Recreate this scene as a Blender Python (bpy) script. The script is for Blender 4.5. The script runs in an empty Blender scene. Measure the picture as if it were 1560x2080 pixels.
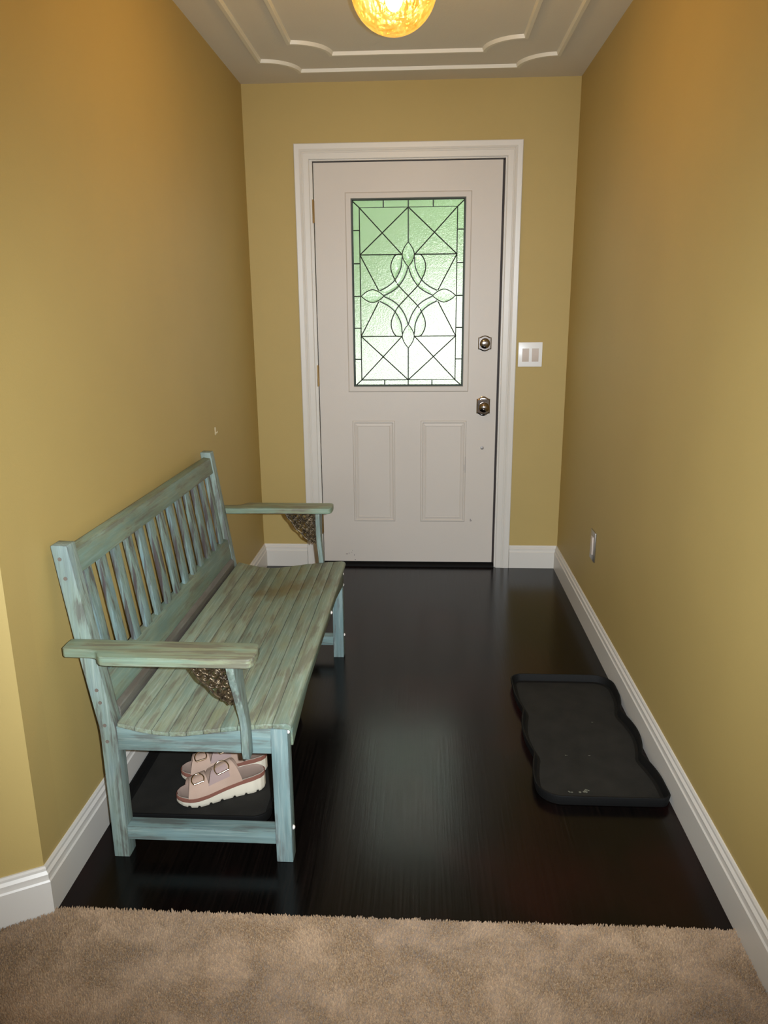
import bpy, bmesh, math, random
from mathutils import Vector, Matrix, noise as mnoise
random.seed(7)
D = bpy.data
SC = bpy.context.scene
COL = SC.collection
PI = math.pi

# ------------------------------------------------------------------ measures
XL, XR, H = -0.780, 0.797, 2.371          # hall walls and ceiling
YE = -2.476                                # where the hall opens to the room
BB, BT = 0.123, 0.016                      # baseboard height / thickness
FOCAL = 1538.97
CAM = Vector((0.0827, -3.9007, 1.3446))
YAW, PITCH, ROLL = 0.0534, -0.2605, -0.0084

FLASH, FILL, BULB = 300, 10, 225.0  # energies: camera flash, added rear fill, lamp bulb
# ------------------------------------------------------------------ node helpers
def rgb(r, g, b):
    f = lambda c: (c / 255 / 12.92) if c / 255 <= .04045 else ((c / 255 + .055) / 1.055) ** 2.4
    return (f(r), f(g), f(b), 1)

class NT:
    def __init__(self, name):
        self.m = D.materials.new(name); self.m.use_nodes = True
        self.t = self.m.node_tree; self.n = self.t.nodes; self.l = self.t.links
        self.n.clear()
        self.out = self.n.new('ShaderNodeOutputMaterial')
    def node(self, typ, **kw):
        x = self.n.new(typ)
        ins = kw.pop('ins', {})
        for k, v in kw.items(): setattr(x, k, v)
        for k, v in ins.items(): self.put(x.inputs[k], v)
        return x
    def put(self, sock, v):
        if hasattr(v, 'is_output') or isinstance(v, bpy.types.NodeSocket): self.l.new(v, sock)
        else: sock.default_value = v
    def coords(self, scale=(1, 1, 1), rand=0.0, kind='Object'):
        tc = self.node('ShaderNodeTexCoord').outputs[kind]
        if rand:
            oi = self.node('ShaderNodeObjectInfo').outputs['Random']
            mu = self.node('ShaderNodeMath', operation='MULTIPLY', ins={0: oi, 1: rand}).outputs[0]
            cb = self.node('ShaderNodeCombineXYZ', ins={0: mu, 1: mu, 2: mu}).outputs[0]
            tc = self.node('ShaderNodeVectorMath', operation='ADD', ins={0: tc, 1: cb}).outputs[0]
        return self.node('ShaderNodeMapping', ins={'Vector': tc, 'Scale': scale}).outputs[0]
    def noise(self, vec, scale, detail=4, rough=.5, dist=0.0):
        return self.node('ShaderNodeTexNoise', ins={'Vector': vec, 'Scale': scale, 'Detail': detail, 'Roughness': rough, 'Distortion': dist}).outputs['Fac']
    def ramp(self, fac, stops):
        r = self.node('ShaderNodeValToRGB', ins={'Fac': fac})
        e = r.color_ramp.elements
        while len(e) < len(stops): e.new(.5)
        for el, (p, c) in zip(e, stops):
            el.position = p; el.color = c if not isinstance(c, (int, float)) else (c, c, c, 1)
        return r.outputs['Color']
    def mix(self, fac, a, b, blend='MIX'):
        x = self.node('ShaderNodeMix', data_type='RGBA', blend_type=blend)
        self.put(x.inputs[0], fac); self.put(x.inputs[6], a); self.put(x.inputs[7], b)
        return x.outputs[2]
    def bump(self, h, strength=.3, dist=.01, normal=None):
        x = self.node('ShaderNodeBump', ins={'Height': h, 'Strength': strength, 'Distance': dist})
        if normal is not None: self.l.new(normal, x.inputs['Normal'])
        return x.outputs[0]
    def bsdf(self, **kw):
        b = self.node('ShaderNodeBsdfPrincipled')
        names = dict(color='Base Color', rough='Roughness', metal='Metallic', normal='Normal', spec='Specular IOR Level', coat='Coat Weight', coat_rough='Coat Roughness', trans='Transmission Weight', ior='IOR', emit='Emission Color', estr='Emission Strength', aniso='Anisotropic', sheen='Sheen Weight')
        for k, v in kw.items(): self.put(b.inputs[names[k]], v)
        self.l.new(b.outputs[0], self.out.inputs[0])
        return b

def simple(name, color, rough=.5, metal=0.0, **kw):
    t = NT(name); t.bsdf(color=color, rough=rough, metal=metal, **kw); return t.m

def paint(name, color, rough, bumpscale, strength, var=.05):
    t = NT(name)
    v = t.coords()
    n = t.noise(v, bumpscale, 3)
    n2 = t.noise(v, 2.2, 3)
    dark = tuple(c * (1 - var) for c in color[:3]) + (1,)
    lite = tuple(min(1, c * (1 + var)) for c in color[:3]) + (1,)
    c = t.ramp(n2, [(.3, dark), (.7, lite)])
    t.bsdf(color=c, rough=rough, normal=t.bump(n, strength, .002))
    return t.m

M = {}
M['wall'] = paint('mustard_wall_paint', (.45, .330, .114, 1), .62, 260, .12, .03)
M['ceiling'] = paint('ceiling_paint', (.70, .65, .56, 1), .8, 120, .25, .02)
M['moulding'] = paint('ceiling_moulding_paint', (.76, .72, .62, 1), .4, 80, .03, .01)
M['trim'] = paint('white_trim_paint', (.66, .625, .575, 1), .35, 90, .04, .015)
M['door'] = paint('white_door_paint', (.60, .545, .49, 1), .45, 140, .10, .02)
M['blank'] = simple('plain_room_paint', (.52, .45, .32, 1), .8)
M['dark_gap'] = simple('dark_weatherstrip', (.022, .012, .010, 1), .6)
M['threshold'] = simple('dark_threshold', (.006, .0055, .0055, 1), .75, spec=.15)
M['nickel'] = simple('satin_nickel', (.36, .32, .30, 1), .15, 1.0)
M['steel'] = simple('brushed_steel', (.42, .40, .38, 1), .32, 1.0)
M['hinge'] = simple('aged_brass_hinge', (.30, .19, .075, 1), .4, .8)
M['switch_plate'] = simple('white_switch_plastic', (.86, .86, .86, 1), .3)
M['switch_rocker'] = simple('beige_rocker_plastic', (.56, .47, .41, 1), .35)
M['lead'] = simple('dark_lead_came', (.030, .040, .030, 1), .5, .3)
M['scuff'] = simple('grey_scuff', (.20, .18, .18, 1), .7)
M['screw_plug'] = simple('white_plug', (.80, .74, .70, 1), .4)
M['plug'] = simple('dull_steel_plug', (.28, .26, .25, 1), .5, .6)
M['hook'] = simple('cream_hook_plastic', (.55, .46, .28, 1), .4)
M['brass'] = simple('antique_brass_canopy', (.45, .30, .10, 1), .3, 1.0)
M['asphalt'] = simple('pale_driveway', (.36, .385, .35, 1), .9)
M['bark'] = simple('tree_bark', (.10, .08, .06, 1), .9)

def make_floor():
    t = NT('espresso_wood_floor')
    g1 = t.noise(t.coords((34, 1.6, 1)), 1.0, 6, .6, .8)
    g2 = t.noise(t.coords((150, 3.0, 1)), 1.0, 5, .65, .4)
    big = t.noise(t.coords((1, .7, 1)), 3.2, 3)
    c = t.ramp(g2, [(.35, (.0014, .0011, .0010, 1)), (.6, (.0040, .0026, .0022, 1)), (.8, (.0095, .0052, .0042, 1))])
    red = t.ramp(big, [(.50, 0.0), (.70, .6)])
    c = t.mix(red, c, (.016, .0040, .0036, 1))
    hh = t.node('ShaderNodeMath', operation='ADD', ins={0: g2, 1: g1}).outputs[0]
    rr = t.ramp(g2, [(.3, .17), (.7, .24)])
    t.bsdf(color=c, rough=rr, spec=.23, normal=t.bump(hh, .14, .0009))
    return t.m
M['floor'] = make_floor()

def make_bench_wood(name, axis, a, b, wear=.5, pale=.35, side=None, stain=0.0):
    """Distressed paint: a/b the two paint colours, dark wood in streaks along the grain axis."""
    t = NT(name)
    mul = lambda x, y: t.node('ShaderNodeMath', operation='MULTIPLY', ins={0: x, 1: y}).outputs[0]
    add = lambda x, y: t.node('ShaderNodeMath', operation='ADD', use_clamp=True, ins={0: x, 1: y}).outputs[0]
    def str_(k, along, rand):
        st = [k] * 3; st[axis] = along
        return t.coords(tuple(st), rand)
    streak = t.noise(str_(55, 4.0, 7.0), 1.0, 8, .62, .35)
    patch = t.noise(str_(11, 4.5, 5.0), 1.0, 5, .6, .5)
    fine = t.noise(str_(190, 7.0, 3.0), 1.0, 5, .6)
    mixf = t.ramp(add(mul(streak, .4), mul(patch, .6)), [(.42, 0.0), (.58, 1.0)])
    c = t.mix(mixf, a, b)
    val = t.ramp(t.noise(str_(20, 3.0, 9.0), 1.0, 4, .6), [(.30, .72), (.70, 1.18)])
    c = t.mix(1.0, c, val, 'MULTIPLY')
    c = t.mix(mul(t.ramp(fine, [(.52, 0.0), (.68, 1.0)]), pale), c, (.40, .46, .42, 1))
    c = t.mix(mul(t.ramp(fine, [(.30, 1.0), (.46, 0.0)]), .45 * wear + .1), c, (.10, .10, .095, 1))
    bare = t.ramp(mul(streak, t.ramp(patch, [(.3, .72), (.7, 1.25)])), [(.53, 0.0), (.62, 1.0)])
    c = t.mix(mul(bare, wear), c, (.080, .064, .064, 1))
    if side is not None:                                   # the narrow faces were never well covered
        nrm = t.node('ShaderNodeTexCoord').outputs['Normal']
        sx = t.node('ShaderNodeSeparateXYZ', ins={0: nrm}).outputs[side]
        ab = t.node('ShaderNodeMath', operation='ABSOLUTE', ins={0: sx}).outputs[0]
        sf = t.ramp(ab, [(.55, 0.0), (.8, 1.0)])
        c = t.mix(mul(sf, t.ramp(streak, [(.40, .05), (.56, .9)])), c, (.066, .050, .050, 1))
    if stain:                                              # brown stains where the paint has rubbed thin
        vs = t.node('ShaderNodeVectorMath', operation='DISTANCE', ins={0: t.coords(), 1: (.085, .36, .38)}).outputs['Value']
        n = t.noise(t.coords((14, 5, 14)), 1.0, 4, .6)
        sp = t.ramp(t.node('ShaderNodeMath', operation='SUBTRACT', ins={0: n, 1: mul(vs, 2.4)}).outputs[0], [(.20, 0.0), (.36, 1.0)])
        c = t.mix(mul(sp, .75), c, (.15, .115, .055, 1))
        yel = t.ramp(t.noise(t.coords((16, 4, 16), 2.0), 1.0, 3), [(.56, 0.0), (.72, stain)])
        c = t.mix(yel, c, (.25, .235, .09, 1))
    bev = t.node('ShaderNodeBevel', samples=4, ins={'Radius': .0045}).outputs[0]
    geo = t.node('ShaderNodeNewGeometry').outputs['Normal']
    dot = t.node('ShaderNodeVectorMath', operation='DOT_PRODUCT', ins={0: bev, 1: geo}).outputs['Value']
    e = mul(t.ramp(dot, [(.80, 1.0), (.985, 0.0)]), t.ramp(t.noise(t.coords((30, 30, 30), 2.0), 1.0, 4), [(.40, .05), (.56, .9)]))
    c = t.mix(e, c, (.06, .045, .048, 1))
    t.bsdf(color=c, rough=.48, spec=.35, normal=t.bump(add(mul(streak, .5), mul(fine, .5)), .35, .003))
    return t.m
TEAL, OLIVE, BLUE = (.178, .250, .228, 1), (.235, .255, .145, 1), (.172, .262, .264, 1)
M['wood_seat'] = make_bench_wood('seat_paint_along_bench', 1, (.190, .258, .205, 1), (.232, .255, .170, 1), .45, .35, None, .3)
M['wood_rail'] = make_bench_wood('rail_paint_along_bench', 1, (.15, .225, .185, 1), (.195, .225, .145, 1), .45, .15)
M['wood_gap_shade'] = make_bench_wood('gap_shade_brown_along_bench', 1, (.10, .085, .07, 1), (.13, .13, .11, 1), .6, .1)  # brown tone painted for the shade seen in the gap below the backrest
M['wood_apron'] = make_bench_wood('apron_paint_across_bench', 0, BLUE, TEAL, .5, .3)
M['wood_arm'] = make_bench_wood('arm_paint_across_bench', 0, (.20, .275, .20, 1), (.235, .24, .14, 1), .5, .2)
M['wood_post'] = make_bench_wood('post_paint_upright', 2, (.200, .268, .260, 1), (.205, .265, .212, 1), .65, .45)
M['wood_leg'] = make_bench_wood('leg_paint_upright', 2, BLUE, (.215, .285, .28, 1), .5, .40)
M['wood_slat'] = make_bench_wood('back_slat_paint_upright', 2, (.178, .275, .280, 1), (.175, .235, .180, 1), .8, .35, 1)
M['dowel'] = simple('dowel_wood', (.15, .12, .10, 1), .6)

def make_filigree():
    t = NT('antique_brass_filigree')
    n = t.noise(t.coords(), 120, 3)
    c = t.ramp(n, [(.35, (.030, .020, .012, 1)), (.7, (.15, .105, .055, 1))])
    t.bsdf(color=c, rough=.42, metal=.6)
    return t.m
M['filigree'] = make_filigree()

def make_rubber(name, c0, c1, rough):
    t = NT(name)
    n = t.noise(t.coords(), 300, 3)
    n2 = t.noise(t.coords(), 14, 4)
    c = t.ramp(n2, [(.3, c0), (.75, c1)])
    t.bsdf(color=c, rough=rough, spec=.22, normal=t.bump(n, .35, .0015))
    return t.m
M['tray_rim'] = make_rubber('black_tray_plastic', (.0028, .0027, .0027, 1), (.0038, .0037, .0036, 1), .7)
M['tray_bed'] = make_rubber('dusty_tray_bed', (.013, .0122, .0105, 1), (.021, .0195, .0165, 1), .85)
M['crumb'] = simple('dried_mud', (.12, .12, .09, 1), .9)

def make_carpet():
    t = NT('beige_carpet_pile')
    n = t.noise(t.coords(), 260, 2)
    n2 = t.noise(t.coords(), 9, 5, .6, .3)
    c = t.ramp(n, [(.32, (.205, .120, .060, 1)), (.50, (.300, .196, .110, 1)), (.68, (.42, .29, .175, 1))])
    c = t.mix(t.ramp(n2, [(.42, 0.0), (.62, .75)]), c, (.48, .335, .215, 1))
    t.bsdf(color=c, rough=.95, spec=.1, sheen=.25)
    return t.m
M['carpet'] = make_carpet()

def make_glass_pane():
    t = NT('rippled_frosted_glass')
    n = t.noise(t.coords((1, 1, 1)), 55, 4, .6)
    n2 = t.noise(t.coords((1, 1, 1)), 240, 2)
    nrm = t.bump(t.node('ShaderNodeMath', operation='ADD', ins={0: n, 1: t.node('ShaderNodeMath', operation='MULTIPLY', ins={0: n2, 1: .35}).outputs[0]}).outputs[0], .55, .012)
    g = t.node('ShaderNodeBsdfRefraction', ins={'Color': (.96, 1, .94, 1), 'Roughness': .2, 'IOR': 1.22, 'Normal': nrm})
    d = t.node('ShaderNodeBsdfTranslucent', ins={'Color': (.80, .95, .76, 1), 'Normal': nrm})
    s = t.node('ShaderNodeBsdfGlossy', ins={'Color': (1, 1, 1, 1), 'Roughness': .12, 'Normal': nrm})
    a = t.node('ShaderNodeMixShader', ins={0: .10, 1: g.outputs[0], 2: d.outputs[0]})
    b = t.node('ShaderNodeMixShader', ins={0: .04, 1: a.outputs[0], 2: s.outputs[0]})
    t.l.new(b.outputs[0], t.out.inputs[0])
    return t.m
M['pane'] = make_glass_pane()
def make_bevel_glass():
    t = NT('clear_bevelled_glass')
    g = t.node('ShaderNodeBsdfRefraction', ins={'Color': (.96, 1, .96, 1), 'Roughness': .02, 'IOR': 1.20})
    s = t.node('ShaderNodeBsdfGlossy', ins={'Roughness': .05})
    b = t.node('ShaderNodeMixShader', ins={0: .05, 1: g.outputs[0], 2: s.outputs[0]})
    t.l.new(b.outputs[0], t.out.inputs[0]); return t.m
M['bevel_glass'] = make_bevel_glass()

def make_globe():
    t = NT('amber_seeded_glass')
    vo = t.node('ShaderNodeTexVoronoi', ins={'Vector': t.coords((1, 1, .6)), 'Scale': 75}).outputs['Distance']
    n = t.noise(t.coords(), 38, 5, .65, .8)
    nrm = t.bump(t.node('ShaderNodeMath', operation='ADD', ins={0: vo, 1: n}).outputs[0], .5, .01)
    tint = t.ramp(n, [(.30, (.80, .34, .05, 1)), (.55, (1.0, .60, .16, 1)), (.72, (1.0, .80, .42, 1))])
    clear = t.ramp(n, [(.30, (.80, .50, .17, 1)), (.72, (1.0, .84, .55, 1))])
    tr = t.node('ShaderNodeBsdfTransparent', ins={'Color': clear})
    tl = t.node('ShaderNodeBsdfTranslucent', ins={'Color': tint, 'Normal': nrm})
    gl = t.node('ShaderNodeBsdfGlossy', ins={'Color': (1, .8, .45, 1), 'Roughness': .12, 'Normal': nrm})
    a = t.node('ShaderNodeMixShader', ins={0: .07, 1: tr.outputs[0], 2: tl.outputs[0]})
    b = t.node('ShaderNodeMixShader', ins={0: .16, 1: a.outputs[0], 2: gl.outputs[0]})
    t.l.new(b.outputs[0], t.out.inputs[0]); return t.m
M['globe'] = make_globe()
M['bulb'] = simple('lit_bulb', (1, 1, 1, 1), .4, emit=(1.0, .83, .50, 1), estr=BULB)

def make_leaf():
    t = NT('tree_leaf')
    n = t.noise(t.coords(), 3, 3)
    c = t.ramp(n, [(.3, (.23, .37, .16, 1)), (.7, (.37, .54, .27, 1))])
    d = t.node('ShaderNodeBsdfDiffuse', ins={'Color': c})
    tl = t.node('ShaderNodeBsdfTranslucent', ins={'Color': (.42, .64, .31, 1)})
    a = t.node('ShaderNodeMixShader', ins={0: .5, 1: d.outputs[0], 2: tl.outputs[0]})
    t.l.new(a.outputs[0], t.out.inputs[0]); return t.m
M['leaf'] = make_leaf()

M['suede'] = make_rubber('pink_suede', (.40, .275, .21, 1), (.45, .315, .245, 1), .85)
M['mauve'] = simple('mauve_suede', (.33, .235, .215, 1), .85)
M['insole'] = simple('taupe_insole', (.33, .235, .19, 1), .9)
M['midsole'] = simple('rust_midsole', (.22, .085, .058, 1), .7)
M['sole'] = simple('cream_outsole', (.72, .65, .52, 1), .6)
M['gold'] = simple('gold_buckle', (.85, .66, .45, 1), .16, 1.0)

# ------------------------------------------------------------------ mesh builder
ORIG = {}
class MB:
    def __init__(self): self.bm = bmesh.new()
    def box(self, x0, x1, y0, y1, z0, z1):
        v = [self.bm.verts.new((x, y, z)) for x in (x0, x1) for y in (y0, y1) for z in (z0, z1)]
        for f in ((0, 1, 3, 2), (4, 6, 7, 5), (0, 4, 5, 1), (2, 3, 7, 6), (0, 2, 6, 4), (1, 5, 7, 3)):
            self.bm.faces.new([v[i] for i in f])
        return self
    def loft(self, rings, caps=True, closed=True):
        R = [[self.bm.verts.new(p) for p in r] for r in rings]
        n = len(R[0])
        for a, b in zip(R, R[1:]):
            for i in range(n if closed else n - 1):
                j = (i + 1) % n
                self.bm.faces.new((a[i], a[j], b[j], b[i]))
        if caps:
            self.bm.faces.new(list(reversed(R[0]))); self.bm.faces.new(R[-1])
        return R
    def prism(self, pts, axis, a0, a1):
        def p3(u, v, w): return [(w, u, v), (u, w, v), (u, v, w)][axis]
        self.loft([[p3(u, v, a0) for u, v in pts], [p3(u, v, a1) for u, v in pts]])
        return self
    def tube(self, path, r, sides=8, closed=False, caps=True, rfun=None):
        P = [Vector(p) for p in path]; n = len(P)
        t0 = (P[1] - P[0]).normalized()
        up = Vector((0, 0, 1)) if abs(t0.z) < .9 else Vector((0, 1, 0))
        nrm = t0.cross(up).normalized(); rings = []
        for i in range(n):
            if closed: t = (P[(i + 1) % n] - P[i - 1]).normalized()
            else: t = (P[min(i + 1, n - 1)] - P[max(i - 1, 0)]).normalized()
            nrm = (nrm - t * nrm.dot(t)).normalized(); bn = t.cross(nrm)
            rr = r * (rfun(i / (n - 1)) if rfun else 1)
            rings.append([P[i] + (nrm * math.cos(2 * PI * k / sides) + bn * math.sin(2 * PI * k / sides)) * rr for k in range(sides)])
        if closed: rings.append(rings[0])
        R = [[self.bm.verts.new(p) for p in rg] for rg in (rings[:-1] if closed else rings)]
        if closed: R.append(R[0])
        for a, b in zip(R, R[1:]):
            for i in range(sides): self.bm.faces.new((a[i], a[(i + 1) % sides], b[(i + 1) % sides], b[i]))
        if caps and not closed:
            self.bm.faces.new(list(reversed(R[0]))); self.bm.faces.new(R[-1])
        return self
    def lathe(self, prof, c, axis='z', seg=32, sx=1.0, sz=1.0):
        c = Vector(c); rings = []
        for r, h in prof:
            rg = []
            for k in range(seg):
                a = 2 * PI * k / seg; u, w = r * math.cos(a) * sx, r * math.sin(a) * sz
                d = {'z': (u, w, h), 'y': (u, h, w), 'x': (h, u, w)}[axis]
                rg.append(c + Vector(d))
            rings.append(rg)
        self.loft(rings); return self
    def ribbon(self, path, w, z0, z1, closed=True):
        n = len(path); L, Rr = [], []
        for i in range(n):
            a, b, c = Vector(path[i - 1]), Vector(path[i]), Vector(path[(i + 1) % n])
            d1, d2 = (b - a).normalized(), (c - b).normalized()
            n1, n2 = Vector((-d1.y, d1.x)), Vector((-d2.y, d2.x))
            m = (n1 + n2); m = m / max(m.dot(n1), .5)
            L.append(b + m * w / 2); Rr.append(b - m * w / 2)
        rings = []
        for i in range(n):
            l, r_ = L[i], Rr[i]; li, ri = l.lerp(r_, .22), l.lerp(r_, .78)
            rings.append([(l.x, l.y, z1), (li.x, li.y, z0), (ri.x, ri.y, z0), (r_.x, r_.y, z1)])
        rings.append(rings[0])
        R = [[self.bm.verts.new(p) for p in rg] for rg in rings[:-1]]; R.append(R[0])
        for a, b in zip(R, R[1:]):
            for i in range(4): self.bm.faces.new((a[i], a[(i + 1) % 4], b[(i + 1) % 4], b[i]))
        return self
    def build(self, name, mat, parent=None, bevel=0.0, seg=2, smooth=35, origin=None):
        bm = self.bm
        bmesh.ops.recalc_face_normals(bm, faces=bm.faces[:])
        if bevel:
            ed = [e for e in bm.edges if len(e.link_faces) == 2 and e.calc_face_angle(0) > math.radians(28)]
            bmesh.ops.bevel(bm, geom=ed, offset=bevel, segments=seg, profile=.6, affect='EDGES', clamp_overlap=True)
        if parent is not None: o0 = ORIG[parent.name]
        elif origin is not None: o0 = Vector(origin)
        else:
            xs = [v.co.x for v in bm.verts]; ys = [v.co.y for v in bm.verts]; zs = [v.co.z for v in bm.verts]
            o0 = Vector(((min(xs) + max(xs)) / 2, (min(ys) + max(ys)) / 2, min(zs)))
        for v in bm.verts: v.co -= o0
        me = D.meshes.new(name); bm.to_mesh(me); bm.free()
        if smooth:
            for p in me.polygons: p.use_smooth = True
            me.set_sharp_from_angle(angle=math.radians(smooth))
        me.materials.append(M[mat] if isinstance(mat, str) else mat)
        ob = D.objects.new(name, me); COL.objects.link(ob)
        if parent is not None: ob.parent = parent
        else: ob.location = o0
        ORIG[ob.name] = o0
        return ob

def tag(o, label=None, cat=None, group=None, kind=None):
    if label: o['label'] = label
    if cat: o['category'] = cat
    if group: o['group'] = group
    if kind: o['kind'] = kind
    return o
def empty(name, loc, label=None, cat=None, group=None, kind=None):
    o = D.objects.new(name, None); o.location = loc; o.empty_display_size = .1; COL.objects.link(o)
    ORIG[o.name] = Vector(loc)
    return tag(o, label, cat, group, kind)
def box(name, mat, *b, parent=None, bevel=0.0):
    return MB().box(*b).build(name, mat, parent, bevel)
def copy_tree(o, parent=None):
    c = o.copy(); COL.objects.link(c)
    if parent is not None: c.parent = parent
    for ch in list(o.children): copy_tree(ch, c)
    return c

# ------------------------------------------------------------------ room shell
W = .12
JD = Vector((-.877, -.481)).normalized()                  # direction of the return wall from the hall corner
JN = Vector((-JD.y, JD.x))                                # towards the hall side (behind the wall face)
if JN.y < 0: JN = -JN
C0 = Vector((XL, YE)); JL = 1.5; C1 = C0 + JD * JL
YR = -6.2
XW = C1.x
tag(box('wall_left', 'wall', XL - W, XL, YE + .09, W, 0, H), 'mustard painted hall wall behind the bench', 'wall', kind='structure')
tag(box('wall_right', 'wall', XR, XR + W, YR, W, 0, H), 'mustard painted wall along the right side of the hall', 'wall', kind='structure')
b = MB(); DW0, DW1, DH = -.476, .483, 2.058
b.box(XL, DW0, 0, W, 0, H).box(DW1, XR, 0, W, 0, H).box(DW0, DW1, 0, W, DH, H)
tag(b.build('wall_back', 'wall'), 'mustard painted end wall around the front door', 'wall', kind='structure')
b = MB()
q = [C0, C1, C1 + JN * W, Vector((XL - W, YE + .09)), Vector((XL, YE + .09))]
b.prism([(p.x, p.y) for p in q], 2, 0, H)
tag(b.build('wall_left_return', 'wall'), 'lighter mustard wall turning away at the left edge by the carpet', 'wall', kind='structure')
b = MB(); b.box(XW - W, XW, YR, C1.y + .1, 0, H)
tag(b.build('wall_room_left', 'blank'), 'side wall of the carpeted room', 'wall', kind='structure')
b = MB(); wx0, wx1, wz0, wz1 = -1.3, .2, .9, 2.1
b.box(XW - W, wx0, YR - W, YR, 0, H).box(wx1, XR + W, YR - W, YR, 0, H).box(wx0, wx1, YR - W, YR, 0, wz0).box(wx0, wx1, YR - W, YR, wz1, H)
tag(b.build('wall_rear', 'blank'), 'rear wall of the carpeted room with an added window opening', 'wall', kind='structure')
b = MB(); b.box(wx0, wx0 + .05, YR - .09, YR - .03, wz0, wz1).box(wx1 - .05, wx1, YR - .09, YR - .03, wz0, wz1)
b.box(wx0, wx1, YR - .09, YR - .03, wz0, wz0 + .05).box(wx0, wx1, YR - .09, YR - .03, wz1 - .05, wz1).box((wx0 + wx1) / 2 - .02, (wx0 + wx1) / 2 + .02, YR - .09, YR - .03, wz0, wz1)
tag(b.build('added_window_1', 'trim'), 'added white window frame, out of view, where the fill light sits', 'window', kind='structure')  # unseen window, put in to give the fill light a place
tag(box('ceiling', 'ceiling', XW - W, XR + W, YR - W, W, H, H + .1), 'off-white ceiling over the hall', 'ceiling', kind='structure')
tag(box('floor', 'floor', XL - .02, XR + .02, YE - .02, W, -.05, 0), 'dark espresso wood floor of the hall', 'floor', kind='structure')
b = MB(); b.box(XW - W, XR + W, YR - W, YE - .02, -.05, 0)
tag(b.build('floor_room', 'blank'), 'subfloor of the carpeted room', 'floor', kind='structure')

# baseboards: (offset from wall, height)
BP = [(0, 0), (BT, 0), (BT, .087), (BT - .003, .091), (BT - .0045, .097), (BT - .004, .105), (BT - .009, .112), (BT - .0095, .118), (BT - .012, BB), (0, BB)]
def base_run(b, pts, side, part=None):
    """pts: plan polyline; profile pushed to `side` (+1 left of travel); mitred joints."""
    rings = []
    P = [Vector(p) for p in pts]
    for i, p in enumerate(P):
        d1 = (P[i] - P[i - 1]).normalized() if i else (P[1] - P[0]).normalized()
        d2 = (P[i + 1] - P[i]).normalized() if i < len(P) - 1 else d1
        n1 = Vector((-d1.y, d1.x)) * side; n2 = Vector((-d2.y, d2.x)) * side
        m = n1 + n2; m = m / m.dot(n1)
        rings.append([(p.x + m.x * o, p.y + m.y * o, h) for o, h in BP])
    b.loft(rings if part is None else rings[part[0]:part[1]])
LB = [(XL, 0), (XL, YE), (C1.x, C1.y)]
b = MB(); base_run(b, LB, 1, (0, 2))
tag(b.build('baseboard_left', 'trim', smooth=20), 'white baseboard along the left wall behind the bench', 'baseboard', kind='structure')
b = MB(); base_run(b, LB, 1, (1, 3))
tag(b.build('baseboard_left_return', 'trim', smooth=20), 'white baseboard under the wall return at the left edge', 'baseboard', kind='structure')
b = MB(); base_run(b, [(XR, YR), (XR, 0)], 1)
tag(b.build('baseboard_right', 'trim', smooth=20), 'white baseboard along the right wall', 'baseboard', kind='structure')
b = MB(); base_run(b, [(-.542, 0), (XL + .004, 0)], 1); base_run(b, [(XR - .004, 0), (.543, 0)], 1)
tag(b.build('baseboard_back', 'trim', smooth=20), 'short white baseboards either side of the door casing', 'baseboard', kind='structure')

# casing (mitred, three sides) and jamb
def ring(b, x0, x1, z0, z1, prof, open_bottom=False):
    """prof: (outward offset, y). Sweeps the profile round the rectangle, mitred."""
    cor = [(x0, z0, -1, -1), (x0, z1, -1, 1), (x1, z1, 1, 1), (x1, z0, 1, -1)]
    rings = []
    for x, z, sx, sz in cor:
        rings.append([(x + sx * o, y, z + (0 if (open_bottom and sz < 0) else sz * o)) for o, y in prof])
    if open_bottom: b.loft(rings, closed=True)
    else:
        R = [[b.bm.verts.new(p) for p in rg] for rg in rings]; R.append(R[0]); n = len(prof)
        for a, c in zip(R, R[1:]):
            for i in range(n): b.bm.faces.new((a[i], a[(i + 1) % n], c[(i + 1) % n], c[i]))
b = MB()
CP = [(0, 0), (0, -.011), (.003, -.013), (.027, -.0145), (.029, -.0160), (.033, -.0160), (.0355, -.0148), (.039, -.0170), (.043, -.0170), (.0455, -.0162), (.067, -.0185), (.070, -.0165), (.070, 0)]
ring(b, -.4705, .4715, 0, 2.0386 + .0, CP, True)
tag(b.build('trim_casing', 'trim', smooth=20), 'white stepped casing around the front door', 'door casing', kind='structure')
b = MB()
b.box(DW0, -.4565, -.001, .115, 0, DH - .0).box(.4635, DW1, -.001, .115, 0, DH).box(-.4565, .4635, -.001, .115, 2.0335, DH)
tag(b.build('trim_jamb', 'trim'), 'white door jamb', 'door jamb', kind='structure')
b = MB()
b.box(-.4564, -.4535, .052, .072, .02, 2.033).box(.4545, .4634, .020, .072, .02, 2.033).box(-.4564, .4634, .020, .072, 2.0285, 2.0334)
tag(b.build('trim_weatherstrip', 'dark_gap'), 'dark weatherstrip in the gap around the door', 'weatherstrip', kind='structure')
b = MB(); b.prism([(-.012, 0), (-.008, .010), (.010, .0165), (.115, .0165), (.115, 0)], 0, -.456, .463)
tag(b.build('trim_threshold', 'threshold'), 'black threshold under the front door', 'threshold', kind='structure')

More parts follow.
